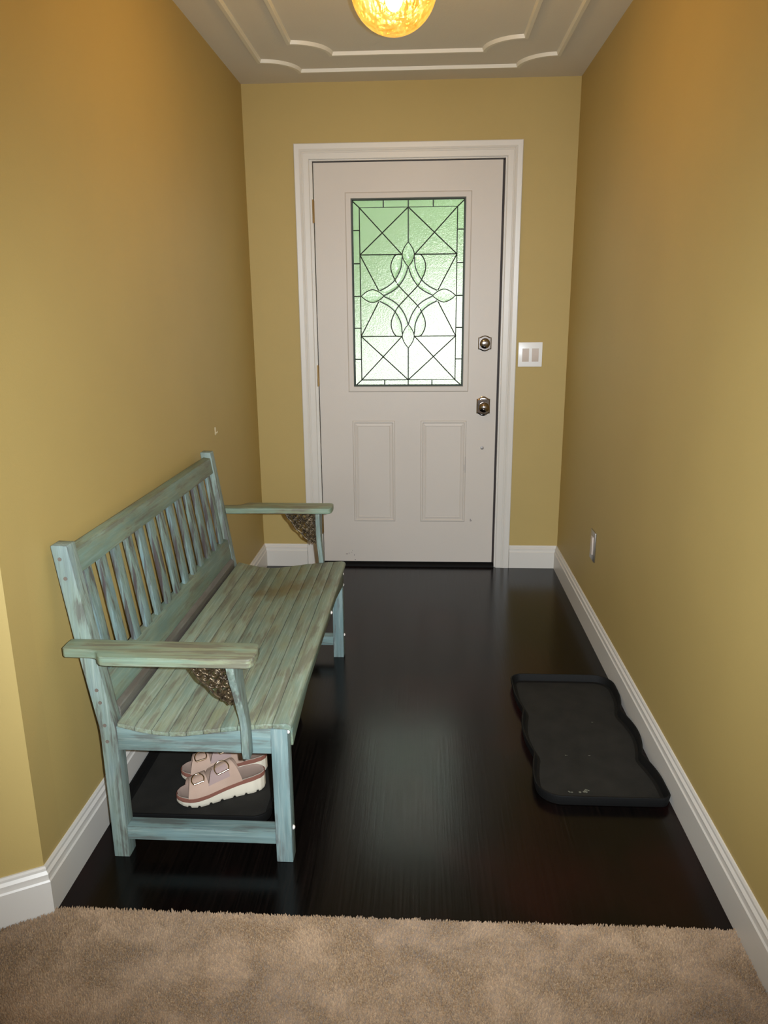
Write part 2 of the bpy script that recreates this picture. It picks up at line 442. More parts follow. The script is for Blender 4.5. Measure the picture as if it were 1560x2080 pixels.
# ceiling mouldings with scalloped corners
def scallop(x0, x1, y0, y1, r, n=14):
    pts = []
    for cx, cy, a0 in ((x1, y1, PI), (x0, y1, PI * 1.5), (x0, y0, 0), (x1, y0, PI / 2)):
        # concave quarter arc about the corner, travelled so that the outline is anticlockwise
        for k in range(n + 1):
            a = {0: 1.5 * PI - (PI / 2) * k / n, 1: 2 * PI - (PI / 2) * k / n, 2: PI / 2 - (PI / 2) * k / n, 3: PI - (PI / 2) * k / n}[[(x1, y1), (x0, y1), (x0, y0), (x1, y0)].index((cx, cy))]
            pts.append((cx + r * math.cos(a), cy + r * math.sin(a)))
    return pts
YC = -1.24
for nm, x0, x1, yb, r, lab in (('trim_1', -.622, .636, -.193, .15, 'outer'), ('trim_2', -.458, .474, -.413, .15, 'inner')):
    b = MB(); b.ribbon(scallop(x0, x1, 2 * YC - yb, yb, r), .024, H - .013, H)
    tag(b.build(nm, 'moulding', smooth=20), '%s raised ceiling moulding with scalloped corners' % lab, 'ceiling moulding', kind='structure')

# ------------------------------------------------------------------ front door
door = empty('door_1', (0, .03, .0), 'white front door with leaded glass over two raised panels', 'door', kind='structure')
GX0, GX1, GZ0, GZ1 = -.278, .284, .963, 1.869
b = MB(); y0, y1 = .010, .054; dz0, dz1 = .0235, 2.0275; dx = .4525
gx0, gx1, gz0, gz1 = GX0 - .006, GX1 + .006, GZ0 - .006, GZ1 + .006
b.box(-dx, gx0, y0, y1, dz0, dz1).box(gx1, dx, y0, y1, dz0, dz1).box(gx0, gx1, y0, y1, dz0, gz0).box(gx0, gx1, y0, y1, gz1, dz1)
b.build('door_slab', 'door', door)
b = MB()
ring(b, GX0 + .003, GX1 - .003, GZ0 + .003, GZ1 - .003, [(0, .020), (0, .008), (.002, .0065), (.023, .0065), (.027, .0090), (.029, .0105), (.029, .020)])
b.build('glass_frame', 'door', door, smooth=20)
for px0, px1 in ((-.286, -.066), (.068, .303)):
    pz0, pz1 = .250, .790
    b = MB()
    ring(b, px0 + .03, px1 - .03, pz0 + .03, pz1 - .03, [(0, .0095), (.004, .0075), (.016, .0105), (.021, .0060), (.027, .0065), (.031, .0105), (.031, .0125), (0, .0125)])
    b.box(px0 + .028, px1 - .028, .0090, .0125, pz0 + .028, pz1 - .028)
    b.build('raised_panel', 'door', door, smooth=15)
b = MB(); b.box(-.449, .452, .014, .050, .0172, .0238)
b.build('door_sweep', 'threshold', door)
# glass: pane, leads, bevelled jewels
b = MB(); b.box(GX0 - .004, GX1 + .004, .030, .036, GZ0 - .004, GZ1 + .004)
b.build('glass_pane', 'pane', door)
gcx, gcz = (GX0 + GX1) / 2, (GZ0 + GZ1) / 2 - .004
GW, GH = (GX1 - GX0) / 2, (GZ1 - GZ0) / 2
YG = .0275
def G(u, v): return (gcx + u, YG, gcz + v)
def spline(pts, n=10):
    P = [Vector(p) for p in pts]; P = [P[0] * 2 - P[1]] + P + [P[-1] * 2 - P[-2]]; out = []
    for i in range(1, len(P) - 2):
        for k in range(n):
            t = k / n; a, b_, c, d = P[i - 1:i + 3]
            out.append(.5 * ((2 * b_) + (c - a) * t + (2 * a - 5 * b_ + 4 * c - d) * t * t + (3 * b_ - a - 3 * c + d) * t ** 3))
    out.append(P[-2]); return out
ia, ib = .2385, .414
lead = MB(); LR = .0031
def line(pts, r=LR):
    lead.tube([G(p[0], p[1]) for p in pts], r, 6)
def quad(f):
    for sx in (1, -1):
        for sz in (1, -1): f(sx, sz)
iv = .196
def vesica(cx, cz, hw, hh, vertical, n=16):
    pts = []
    for k in range(n + 1):
        t = -1 + 2 * k / n; w = (1 - abs(t) ** 1.75)
        pts.append((cx + hw * w, cz + hh * t) if vertical else (cx + hw * t, cz + hh * w))
    for k in range(n + 1):
        t = 1 - 2 * k / n; w = (1 - abs(t) ** 1.75)
        pts.append((cx - hw * w, cz + hh * t) if vertical else (cx + hw * t, cz - hh * w))
    return pts
ovals = [vesica(0, iv, .030, .058, True), vesica(0, -iv, .030, .058, True), vesica(.178, 0, .057, .031, False), vesica(-.178, 0, .057, .031, False)]
for o in ovals: line(o, .0026)
line([(-ia, -ib), (ia, -ib), (ia, ib), (-ia, ib), (-ia, -ib)])
tear = []; bands = []
def design(sx, sz):
    f = lambda pts: [(sx * x, sz * z) for x, z in pts]
    line(f([(ia, ib), (.031, iv)])); line(f([(0, ib), (ia, iv)]))
    line(f([(ia, iv), (.052, iv)]))
    line(f([(ia, iv), (.147, .026)]))
    line(f([(ia, ib), (GW - .006, GH - .006)]))
    sp = lambda pts: [(p.x, p.y) for p in spline([Vector((x, z)) for x, z in pts])]
    line(f(sp([(0, .138), (.018, .090), (.047, .048), (.080, .022), (.121, .002)])))
    line(f(sp([(.030, .186), (.038, .128), (.066, .077), (.102, .046), (.143, .025)])))
    line(f(sp([(.028, iv), (.062, .194), (.083, .158), (.084, .120), (.066, .077), (.047, .048), (0, 0)])))
    A = [Vector(p) for p in sp([(0, .138), (.018, .090), (.047, .048), (.080, .022), (.121, .002)])]
    B = [Vector(p) for p in sp([(.030, .186), (.038, .128), (.066, .077), (.102, .046), (.143, .025)])]
    rings = []
    for p, q in zip(A[2:-3], B[2:-3]):
        m1, m2 = p.lerp(q, .3), p.lerp(q, .7)
        rings.append([(gcx + sx * u.x, yy, gcz + sz * u.y) for u, yy in ((p, .0298), (p, .0280), (m1, .0238), (m2, .0238), (q, .0280), (q, .0298))])
    bands.append(rings)
    tear.append(f(sp([(.033, .190), (.062, .190), (.080, .158), (.081, .120), (.066, .082)]) + sp([(.066, .082), (.041, .128), (.033, .186)])))
quad(design)
for s in (1, -1):
    line([(0, s * ib), (0, s * (iv + .058))])
    for u in (0, .121, -.121): line([(u, s * ib), (u, s * (GH - .008))])
    for w in (.31, .155, 0, -.155, -.31): line([(s * ia, w), (s * (GW - .008), w)])
lead.build('lead_came', 'lead', door)
b = MB(); ring(b, GX0 + .012, GX1 - .012, GZ0 + .012, GZ1 - .012, [(0, .030), (0, .016), (.003, .012), (.011, .012), (.011, .030)])
b.build('lead_border', 'lead', door)
b = MB()
def jewel(outline):
    n = len(outline); cx = sum(p[0] for p in outline) / n; cz = sum(p[1] for p in outline) / n
    rings = []
    for s, y in ((1.0, .0298), (.97, .0275), (.62, .0235)):
        rings.append([(gcx + cx + (x - cx) * s, y, gcz + cz + (z - cz) * s) for x, z in outline])
    b.loft(rings)
for o in ovals + tear: jewel(o[:-1])
for rg in bands: b.loft(rg)
b.build('bevelled_jewels', 'bevel_glass', door, smooth=30)
# hinges
for hz in (1.809, 1.022, .235):
    b = MB(); b.tube([(-.4575, .001, hz - .054), (-.4575, .001, hz + .054)], .0048, 10)
    b.box(-.4585, -.4515, .0060, .0095, hz - .05, hz + .05)
    b.build('hinge', 'hinge', door)
# deadbolt + knob
def escutcheon(cx, cz, hw, hh, arc):
    pts = []
    for k in range(13):
        t = -1 + 2 * k / 12; s = (1 if abs(t) < .72 else 0)
        pts.append((cx + hw * t, cz + hh + (arc * math.cos(t * PI / 2 / .78) if abs(t) < .78 else 0)))
    top = list(reversed(pts)); bot = [(x, 2 * cz - z) for x, z in pts]
    return top + bot
def add_plate(b, cx, cz, hw, hh, arc):
    o = escutcheon(cx, cz, hw, hh, arc)
    rings = []
    for s, y in ((1.0, .0102), (1.0, .0055), (.86, .0025)):
        rings.append([(cx + (x - cx) * s, y, cz + (z - cz) * s) for x, z in o])
    b.loft(rings)
kx = .387
b = MB(); add_plate(b, kx, 1.179, .033, .029, .010)
bolt = b.build('deadbolt', 'nickel', door, smooth=25)
b = MB(); b.lathe([(.026, .004), (.0255, -.004), (.020, -.009), (.012, -.011), (.001, -.0115)], (kx, 0, 1.179), 'y', 32)
b.build('rosette', 'nickel', bolt)
b = MB(); b.box(kx - .0035, kx + .0035, -.026, -.010, 1.165, 1.193)
b.build('thumb_turn', 'nickel', bolt, bevel=.003)
b = MB(); add_plate(b, kx, .865, .034, .037, .013)
kn = b.build('door_knob', 'nickel', door, smooth=25)
b = MB(); b.lathe([(.017, .004), (.013, -.006), (.0115, -.020), (.015, -.028), (.0235, -.036), (.0275, -.046), (.0265, -.055), (.020, -.062), (.010, -.066), (.001, -.067)], (kx, 0, .865), 'y', 36)
b.build('knob', 'nickel', kn)
b = MB(); b.lathe([(.009, .0102), (.0085, .0078), (.003, .0068), (.0005, .0066)], (.387, 0, .648), 'y', 20)
b.build('hole_plug', 'plug', door)
b = MB()
for x, z, w, h in ((.334, .258, .004, .014), (.340, .256, .003, .008), (.3005, .56, .0014, .085), (.2955, .545, .0012, .03), (-.330, .064, .012, .003), (-.318, .068, .005, .003), (-.303, .074, .003, .003), (-.290, .058, .003, .006), (-.300, .083, .003, .003), (-.285, .031, .005, .004)):
    b.box(x - w / 2, x + w / 2, .0092 if abs(x - .3) > .01 or z < .2 else .0058, .0105, z - h / 2, z + h / 2)
b.build('scuff_marks', 'scuff', door)

# ------------------------------------------------------------------ wall fittings
sw = empty('light_switch', (.613, 0, 1.063), 'white double rocker light switch plate right of the front door', 'light switch')
b = MB(); b.box(.5535, .6725, -.0065, 0, 1.0635, 1.1835)
b.build('switch_plate', 'switch_plate', sw, bevel=.0025)
for cx in (.590, .638):
    b = MB(); b.prism([(-.0068, 1.089), (-.0068, 1.1535), (-.009, 1.1535), (-.0115, 1.121), (-.0085, 1.089)], 0, cx - .0165, cx + .0165)
    o = b.build('rocker', 'switch_rocker', sw); o['label'] = 'beige rocker paddle'
ol = empty('wall_outlet', (XR, -.83, .325), 'brushed steel outlet plate low on the right wall', 'outlet')
b = MB(); b.box(XR - .006, XR, -.872, -.788, .322, .448)
b.build('cover_plate', 'steel', ol, bevel=.002)
b = MB(); b.box(XR - .011, XR - .0055, -.846, -.814, .348, .424)
o = b.build('socket_insert', 'switch_rocker', ol, bevel=.002); o['label'] = 'pale socket insert'
b = MB(); b.box(XL, XL + .003, -.828, -.814, .850, .882); b.prism([(XL + .002, .856), (XL + .010, .858), (XL + .011, .866), (XL + .008, .866), (XL + .0075, .861), (XL + .002, .861)], 1, -.825, -.817)
tag(b.build('wall_hook', 'hook', bevel=.001, origin=(XL, -.82, .850)), 'tiny cream adhesive hook on the left wall above the bench back', 'hook')

# ------------------------------------------------------------------ ceiling lamp
LX, LY, LZ, LRD = -.002, -1.612, 2.171, .1158
lamp = empty('ceiling_lamp', (LX, LY, H), 'amber seeded glass globe lamp hanging lit from the ceiling', 'ceiling lamp')
b = MB(); b.lathe([(.065, 0), (.065, -.008), (.055, -.018), (.016, -.024), (.012, -.030), (.012, -.075)], (LX, LY, H), 'z', 32)
b.build('canopy', 'brass', lamp)
b = MB(); b.lathe([(.052, .018), (.056, .0), (.056, -.012), (.050, -.012)], (LX, LY, LZ + LRD - .010), 'z', 32)
b.build('fitter', 'brass', lamp)
b = MB(); prof = []
for k in range(33):
    a = -PI / 2 + (PI / 2 + 1.10) * k / 32
    prof.append((max(LRD * math.cos(a), .0005), LRD * math.sin(a)))
R = b.loft([[(LX + r * math.cos(2 * PI * k / 64), LY + r * math.sin(2 * PI * k / 64), LZ + h) for k in range(64)] for r, h in prof], caps=False)
b.build('globe', 'globe', lamp, smooth=60)
b = MB(); b.lathe([(.010, .055), (.016, .050), (.018, .018), (.022, .0), (.024, -.022), (.021, -.042), (.012, -.055), (.001, -.060)], (LX, LY, LZ), 'z', 24)
b.build('bulb', 'bulb', lamp, smooth=60)
b = MB(); b.lathe([(.018, .105), (.018, .052), (.010, .050)], (LX, LY, LZ), 'z', 20)
b.build('socket', 'brass', lamp)

# ------------------------------------------------------------------ bench
BY0, BY1 = -2.2945, -1.0855; BYC = (BY0 + BY1) / 2
def mir(y): return 2 * BYC - y
bench = empty('garden_bench', (-.47, BYC, 0), 'weathered teal and green painted wooden garden bench against the left wall', 'bench')
ZT = [(-.665, .386), (-.63, .3775), (-.60, .370), (-.545, .361), (-.50, .361), (-.459, .367), (-.38, .379), (-.30, .388), (-.249, .391), (-.23, .391)]
def zt(x):
    for (a, za), (c, zc) in zip(ZT, ZT[1:]):
        if a <= x <= c:
            t = (x - a) / (c - a); return za + (zc - za) * t
    return ZT[0][1] if x < ZT[0][0] else ZT[-1][1]
post = [(-.700, 0), (-.660, 0), (-.660, .365), (-.664, .384), (-.6955, .605), (-.7275, .828), (-.730, .831), (-.764, .832), (-.767, .829), (-.737, .60), (-.702, .373), (-.700, .34)]
for far in (0, 1):
    yy = (BY0, BY0 + .041) if not far else (mir(BY0 + .041), mir(BY0))
    b = MB(); b.prism(post, 1, *yy); b.build('back_post', 'wood_post', bench, bevel=.0022)
    b = MB(); b.box(-.281, -.2395, yy[0], yy[1], 0, .3755); b.build('front_leg', 'wood_leg', bench, bevel=.0025)
    y2 = (BY0 + .0005, BY0 + .029) if not far else (mir(BY0 + .029), mir(BY0 + .0005))
    top = [(-.6595 + (.3795) * k / 14, zt(-.6595 + .3795 * k / 14) - .0125) for k in range(15)]
    b = MB(); b.prism([(-.6595, .308), (-.2805, .308)] + [(x, z) for x, z in reversed(top)], 1, *y2); b.build('side_apron', 'wood_apron', bench, bevel=.0018)
    y3 = (BY0 + .001, BY0 + .040) if not far else (mir(BY0 + .040), mir(BY0 + .001))
    b = MB(); b.box(-.6605, -.2805, y3[0], y3[1], .052, .089); b.build('stretcher', 'wood_apron', bench, bevel=.002)
# seat slats, each fitted to the hollow of the seat
nsl = 10; sx0, sx1 = -.656, -.2335
for k in range(nsl):
    a = sx0 + (sx1 - sx0) * k / nsl + .0005; c = sx0 + (sx1 - sx0) * (k + 1) / nsl - .0005
    b = MB()
    if k < nsl - 1:
        pts = [(a, zt(a) - .012), (c, zt(c) - .012), (c, zt(c)), ((a + c) / 2, zt((a + c) / 2) + .0006), (a, zt(a))]
    else:
        pts = [(a, zt(a) - .012), (-.2395, .3755), (-.2315, .3705), (-.2290, .379), (-.2305, .386), (-.236, .3905), (-.245, .3925), (a, zt(a))]
    b.prism(pts, 1, BY0 - .0006, BY1 + .0006)
    b.build('seat_slat', 'wood_seat', bench, bevel=.0011)
# front and rear rails
b = MB(); pts = [(BY0 + .041, .3745), (mir(BY0 + .041), .3745)]
for k in range(25):
    t = k / 24; y = mir(BY0 + .041) + (BY0 + .041 - mir(BY0 + .041)) * t
    pts.append((y, .308 + .034 * min(1, math.sin(PI * t) * 1.6)))
b.prism(pts, 0, -.2600, -.2345); b.build('front_rail', 'wood_rail', bench, bevel=.0018)
b = MB(); b.prism([(-.694, .315), (-.662, .315), (-.662, .402), (-.676, .418), (-.700, .418), (-.700, .36)], 1, BY0 + .041, mir(BY0 + .041)); o = b.build('rear_rail', 'wood_gap_shade', bench, bevel=.002); o['label'] = 'rear rail in dark brown standing in for the shaded gap'  # raised and coloured dark so the slit under the back reads as shade
def px(z): return -.664 - .0640 * (z - .384) / .445         # front face of the raked back
def back_board(z0, z1, inset, th):
    return [(px(z0) - inset, z0), (px(z1) - inset, z1), (px(z1) - inset - th, z1 + .004), (px(z0) - inset - th, z0 + .004)]
b = MB(); b.prism(back_board(.752, .810, .004, .026), 1, BY0 + .0408, mir(BY0 + .0408)); b.build('top_rail', 'wood_rail', bench, bevel=.003)
b = MB(); b.prism(back_board(.416, .490, .002, .028), 1, BY0 + .0408, mir(BY0 + .0408)); b.build('lower_back_rail', 'wood_rail', bench, bevel=.003)
ns = 13; c0, c1 = BY0 + .041 + .0465, mir(BY0 + .041 + .0465)
first = None
for k in range(ns):
    yk = c0 + (c1 - c0) * k / (ns - 1)
    if first is None:
        b = MB(); b.prism(back_board(.486, .757, .010, .0125), 1, yk - .0200, yk + .0200); first = b.build('back_slat', 'wood_slat', bench, bevel=.0015)
    else:
        o = first.copy(); COL.objects.link(o); o.parent = bench; o.location.y += yk - c0
# arms with shaped planks and brass brackets
arm_out = [(-.742, -2.2958), (-.7435, -2.318), (-.742, -2.345), (-.735, -2.3525), (-.690, -2.3535), (-.672, -2.3545), (-.659, -2.359), (-.650, -2.369), (-.645, -2.381), (-.636, -2.3905), (-.625, -2.3925), (-.306, -2.3925), (-.296, -2.389), (-.2905, -2.380), (-.2885, -2.350), (-.2905, -2.318), (-.296, -2.306), (-.306, -2.302), (-.60, -2.301), (-.66, -2.2965)]
plank = [(.5812, -.345, -2.301, -2.384), (.56, -.345, -2.3005, -2.378), (.53, -.3445, -2.300, -2.364), (.50, -.3435, -2.299, -2.350), (.46, -.341, -2.297, -2.337), (.425, -.3375, -2.2955, -2.330), (.395, -.335, -2.2953, -2.328), (.36, -.334, -2.2953, -2.332), (.335, -.334, -2.2953, -2.334), (.313, -.334, -2.2953, -2.328)]
def scroll(cx, cz, r, turns, a0, sgn=1, n=26, tail=0.0):
    out = []
    for k in range(n):
        t = k / (n - 1); a = a0 + sgn * turns * 2 * PI * t; rr = r * (1 - .82 * t)
        out.append((cx + rr * math.cos(a), cz + rr * math.sin(a)))
    return out
for far in (0, 1):
    f = mir if far else (lambda y: y)
    sh = .008 if far else 0.0
    b = MB(); b.prism([(x + sh, f(y)) for x, y in arm_out], 2, .5812, .6035); b.build('arm_rest', 'wood_arm', bench, bevel=.004, seg=3)
    b = MB(); rings = []
    for z, xc, yi, yo in plank:
        yi, yo = f(yi), f(yo); xc += sh
        rings.append([(xc - .009, yi, z), (xc + .009, yi, z), (xc + .009, yo, z), (xc - .009, yo, z)])
    b.loft(rings); b.build('arm_support', 'wood_post', bench, bevel=.0022)
    # filigree: right-angled under the arm and along the support, hollow long side
    X0, Z0 = -.3545 + sh, .5805; yb = f(-2.322); L1, L2 = .118, .128
    b = MB()
    def T(pts, r, ty=0.0): b.tube([(X0 - u * L1, yb + ty, Z0 - w * L2) for u, w in pts], r, 7)
    T([(0.02, .025), (1.0, .025)], .0028); T([(.03, .0), (.03, .98)], .0028)
    edge = [(1.0 - t, .0) for t in (0,)]
    hyp = []
    for k in range(21):
        a = PI / 2 * k / 20; t_ = k / 20; hyp.append((1.0 - .90 * t_ + .05 * math.sin(PI * t_), .03 + .95 * t_ + .05 * math.sin(PI * t_) + .025 * math.sin(t_ * 19)))
    T(hyp, .0032)
    rr = random.Random(3)
    for cu, cw, r, tr, a0, sg in ((.14, .13, .13, 1.5, 0, 1), (.38, .14, .12, 1.5, 2, -1), (.60, .12, .10, 1.4, 1, 1), (.78, .09, .07, 1.3, 3, -1), (.14, .37, .12, 1.5, 4, -1), (.36, .37, .13, 1.6, 1, 1), (.56, .30, .09, 1.3, 5, -1), (.15, .57, .11, 1.5, 2, 1), (.33, .58, .09, 1.4, 0, -1), (.13, .76, .08, 1.4, 3, 1), (.90, .06, .05, 1.2, 0, 1), (.09, .90, .06, 1.2, 1, -1), (.24, .25, .08, 1.2, 2, 1), (.48, .22, .08, 1.2, 4, -1), (.26, .48, .08, 1.2, 1, 1), (.06, .26, .07, 1.2, 1, 1), (.70, .17, .06, 1.2, 1, 1), (.74, .26, .09, 1.4, 2, 1), (.56, .44, .10, 1.4, 0, -1), (.42, .56, .09, 1.4, 1, 1), (.27, .72, .08, 1.4, 3, -1), (.66, .34, .07, 1.3, 1, 1), (.86, .16, .06, 1.2, 0, -1), (.20, .84, .06, 1.2, 0, 1)):
        for dy in (-.0018, .0018):
            T(scroll(cu, cw, r, tr, a0 + dy * 200, sg), .0027, dy)
    for cu, cw in ((.25, .13), (.13, .26), (.36, .26), (.25, .37), (.15, .47), (.50, .13), (.10, .68), (.24, .62), (.46, .40), (.70, .10), (.12, .84)):
        b.lathe([(.0005, -.0055), (.004, -.004), (.0055, 0), (.004, .004), (.0005, .0055)], (X0 - cu * L1, yb, Z0 - cw * L2), 'y', 10)
    b.build('scroll_bracket', 'filigree', bench, smooth=50)
# dowel plugs on the near post and white plugs on the front
for x, z in ((-.748, .799), (-.740, .752), (-.697, .469), (-.692, .436), (-.687, .375), (-.685, .331)):
    b = MB(); b.lathe([(.0046, -.0012), (.0046, .001)], (x, BY0, z), 'y', 14); b.build('dowel', 'dowel', bench)
for x, y, z in ((-.2405, -2.286, .366), (-.2405, -2.276, .090), (-.2405, -1.106, .347), (-.2405, -1.106, .302), (-.2355, -1.505, .350), (-.2405, -1.106, .09)):
    b = MB(); b.lathe([(.0062, -.001), (.0058, .003), (.0035, .0055), (.0004, .0062)], (x, y, z), 'x', 14); b.build('screw_plug', 'screw_plug', bench)

bench.rotation_euler = (0, 0, -.0075); bench.location.x += .0045

# ------------------------------------------------------------------ boot trays
def chaikin(p, it):
    for _ in range(it):
        q = []
        for i in range(len(p)):
            a, c = Vector(p[i]), Vector(p[(i + 1) % len(p)])
            q += [a * .75 + c * .25, a * .25 + c * .75]
        p = q
    return p
def tray(name, outline, rim, label):
    n = len(outline)
    P = [Vector(p[:2]) for p in outline]
    area = sum(P[i].x * P[(i + 1) % n].y - P[(i + 1) % n].x * P[i].y for i in range(n))
    if area < 0: P.reverse()
    N = []
    for i in range(n):
        t = (P[(i + 1) % n] - P[i - 1]).normalized(); N.append(Vector((t.y, -t.x)))
    cx, cy = sum(p.x for p in P) / n, sum(p.y for p in P) / n
    root = empty(name, (cx, cy, 0), label, 'boot tray')
    off = lambda d, z: [(p.x - m.x * d, p.y - m.y * d, z) for p, m in zip(P, N)]
    b = MB()
    b.loft([off(.012, .0006), off(.006, .002), off(.001, rim - .003), off(.0022, rim), off(.0060, rim), off(.0078, rim - .003), off(.0135, .0085), off(.020, .0068), off(.024, .0062)], caps=False)
    b.build('rim', 'tray_rim', root, smooth=50)
    b = MB(); b.loft([off(.0215, .0008), off(.0215, .0064)])
    b.build('tray_bed', 'tray_bed', root, smooth=40)
    return root
def wavy(x0, x1, y0, y1, pinch, amp, rad):
    pn = lambda y: max((max(0, 1 - abs(y - c) / .125) ** 1.7 for c in pinch), default=0)
    pts = []; m = 26
    (rnl, rnr, rfr, rfl) = rad
    def arc(cx, cy, r, a0):
        return [(cx + r * math.cos(a0 + PI / 2 * k / 6), cy + r * math.sin(a0 + PI / 2 * k / 6)) for k in range(7)]
    pts += arc(x0 + rnl, y0 + rnl, rnl, PI) + arc(x1 - rnr, y0 + rnr, rnr, 1.5 * PI)
    ys = [y0 + rnr + (y1 - rfr - y0 - rnr) * k / m for k in range(1, m)]
    pts += [(x1 - amp * pn(y), y) for y in ys]
    pts += arc(x1 - rfr, y1 - rfr, rfr, 0) + arc(x0 + rfl, y1 - rfl, rfl, PI / 2)
    ys = [y1 - rfl + (y0 + rnl - y1 + rfl) * k / m for k in range(1, m)]
    pts += [(x0 + amp * .8 * pn(y), y) for y in ys]
    return chaikin(pts, 1)
tr = tray('boot_tray', wavy(.406, .7795, -2.045, -1.303, (-1.56, -1.825), .024, (.075, .030, .075, .045)), .032, 'empty black wavy-edged boot tray on the floor by the right wall')
b = MB(); rr = random.Random(5)
for cx, cy, w in ((.545, -1.985, .010), (.557, -1.975, .006), (.51, -1.985, .006), (.60, -1.80, .003), (.53, -1.80, .003), (.65, -1.60, .003)):
    for k in range(5): b.lathe([(w * .4, 0), (w * .3, .0006), (.0003, .0008)], (cx + rr.uniform(-w, w), cy + rr.uniform(-.4 * w, .4 * w), .0064), 'z', 7)
o = b.build('mud_speck', 'crumb', tr); o['label'] = 'dried pale mud specks'; o['kind'] = 'stuff'
tray('boot_tray', wavy(-.7615, -.325, -2.165, -1.55, (), 0, (.05, .05, .05, .05)), .030, 'black boot tray under the bench, holding the pink sandals')

# ------------------------------------------------------------------ sandals
SL = .252
WT = [(0, .002), (.006, .016), (.018, .026), (.04, .032), (.08, .0335), (.12, .0355), (.165, .041), (.195, .0425), (.220, .037), (.238, .026), (.248, .013), (.252, .002)]
def interp(T_, x):
    for (a, va), (c, vc) in zip(T_, T_[1:]):
        if a <= x <= c: return va + (vc - va) * (x - a) / (c - a)
    return T_[-1][1] if x > T_[-1][0] else T_[0][1]
def wd(x): return interp(WT, x)
def cl(x): return -.006 * math.sin(PI * min(1, max(0, x / SL))) + .004 * (x / SL)
ZTOP = [(0, .057), (.03, .0555), (.08, .050), (.13, .042), (.17, .036), (.21, .034), (.252, .038)]
def ztop(x): return interp(ZTOP, x)
def zbot(x):
    z = 0.0
    if x > .185: z += .016 * ((x - .185) / .067) ** 2
    if x < .03: z += .006 * ((.03 - x) / .03) ** 2
    return z
def outline(scale_off=0.0, n=110):
    pts = []
    xs = [SL * .5 * (1 - math.cos(PI * k / n)) for k in range(n + 1)]
    for x in xs: pts.append((x, cl(x) + wd(x) + scale_off))
    for x in reversed(xs[1:-1]): pts.append((x, cl(x) - wd(x) - scale_off))
    return pts
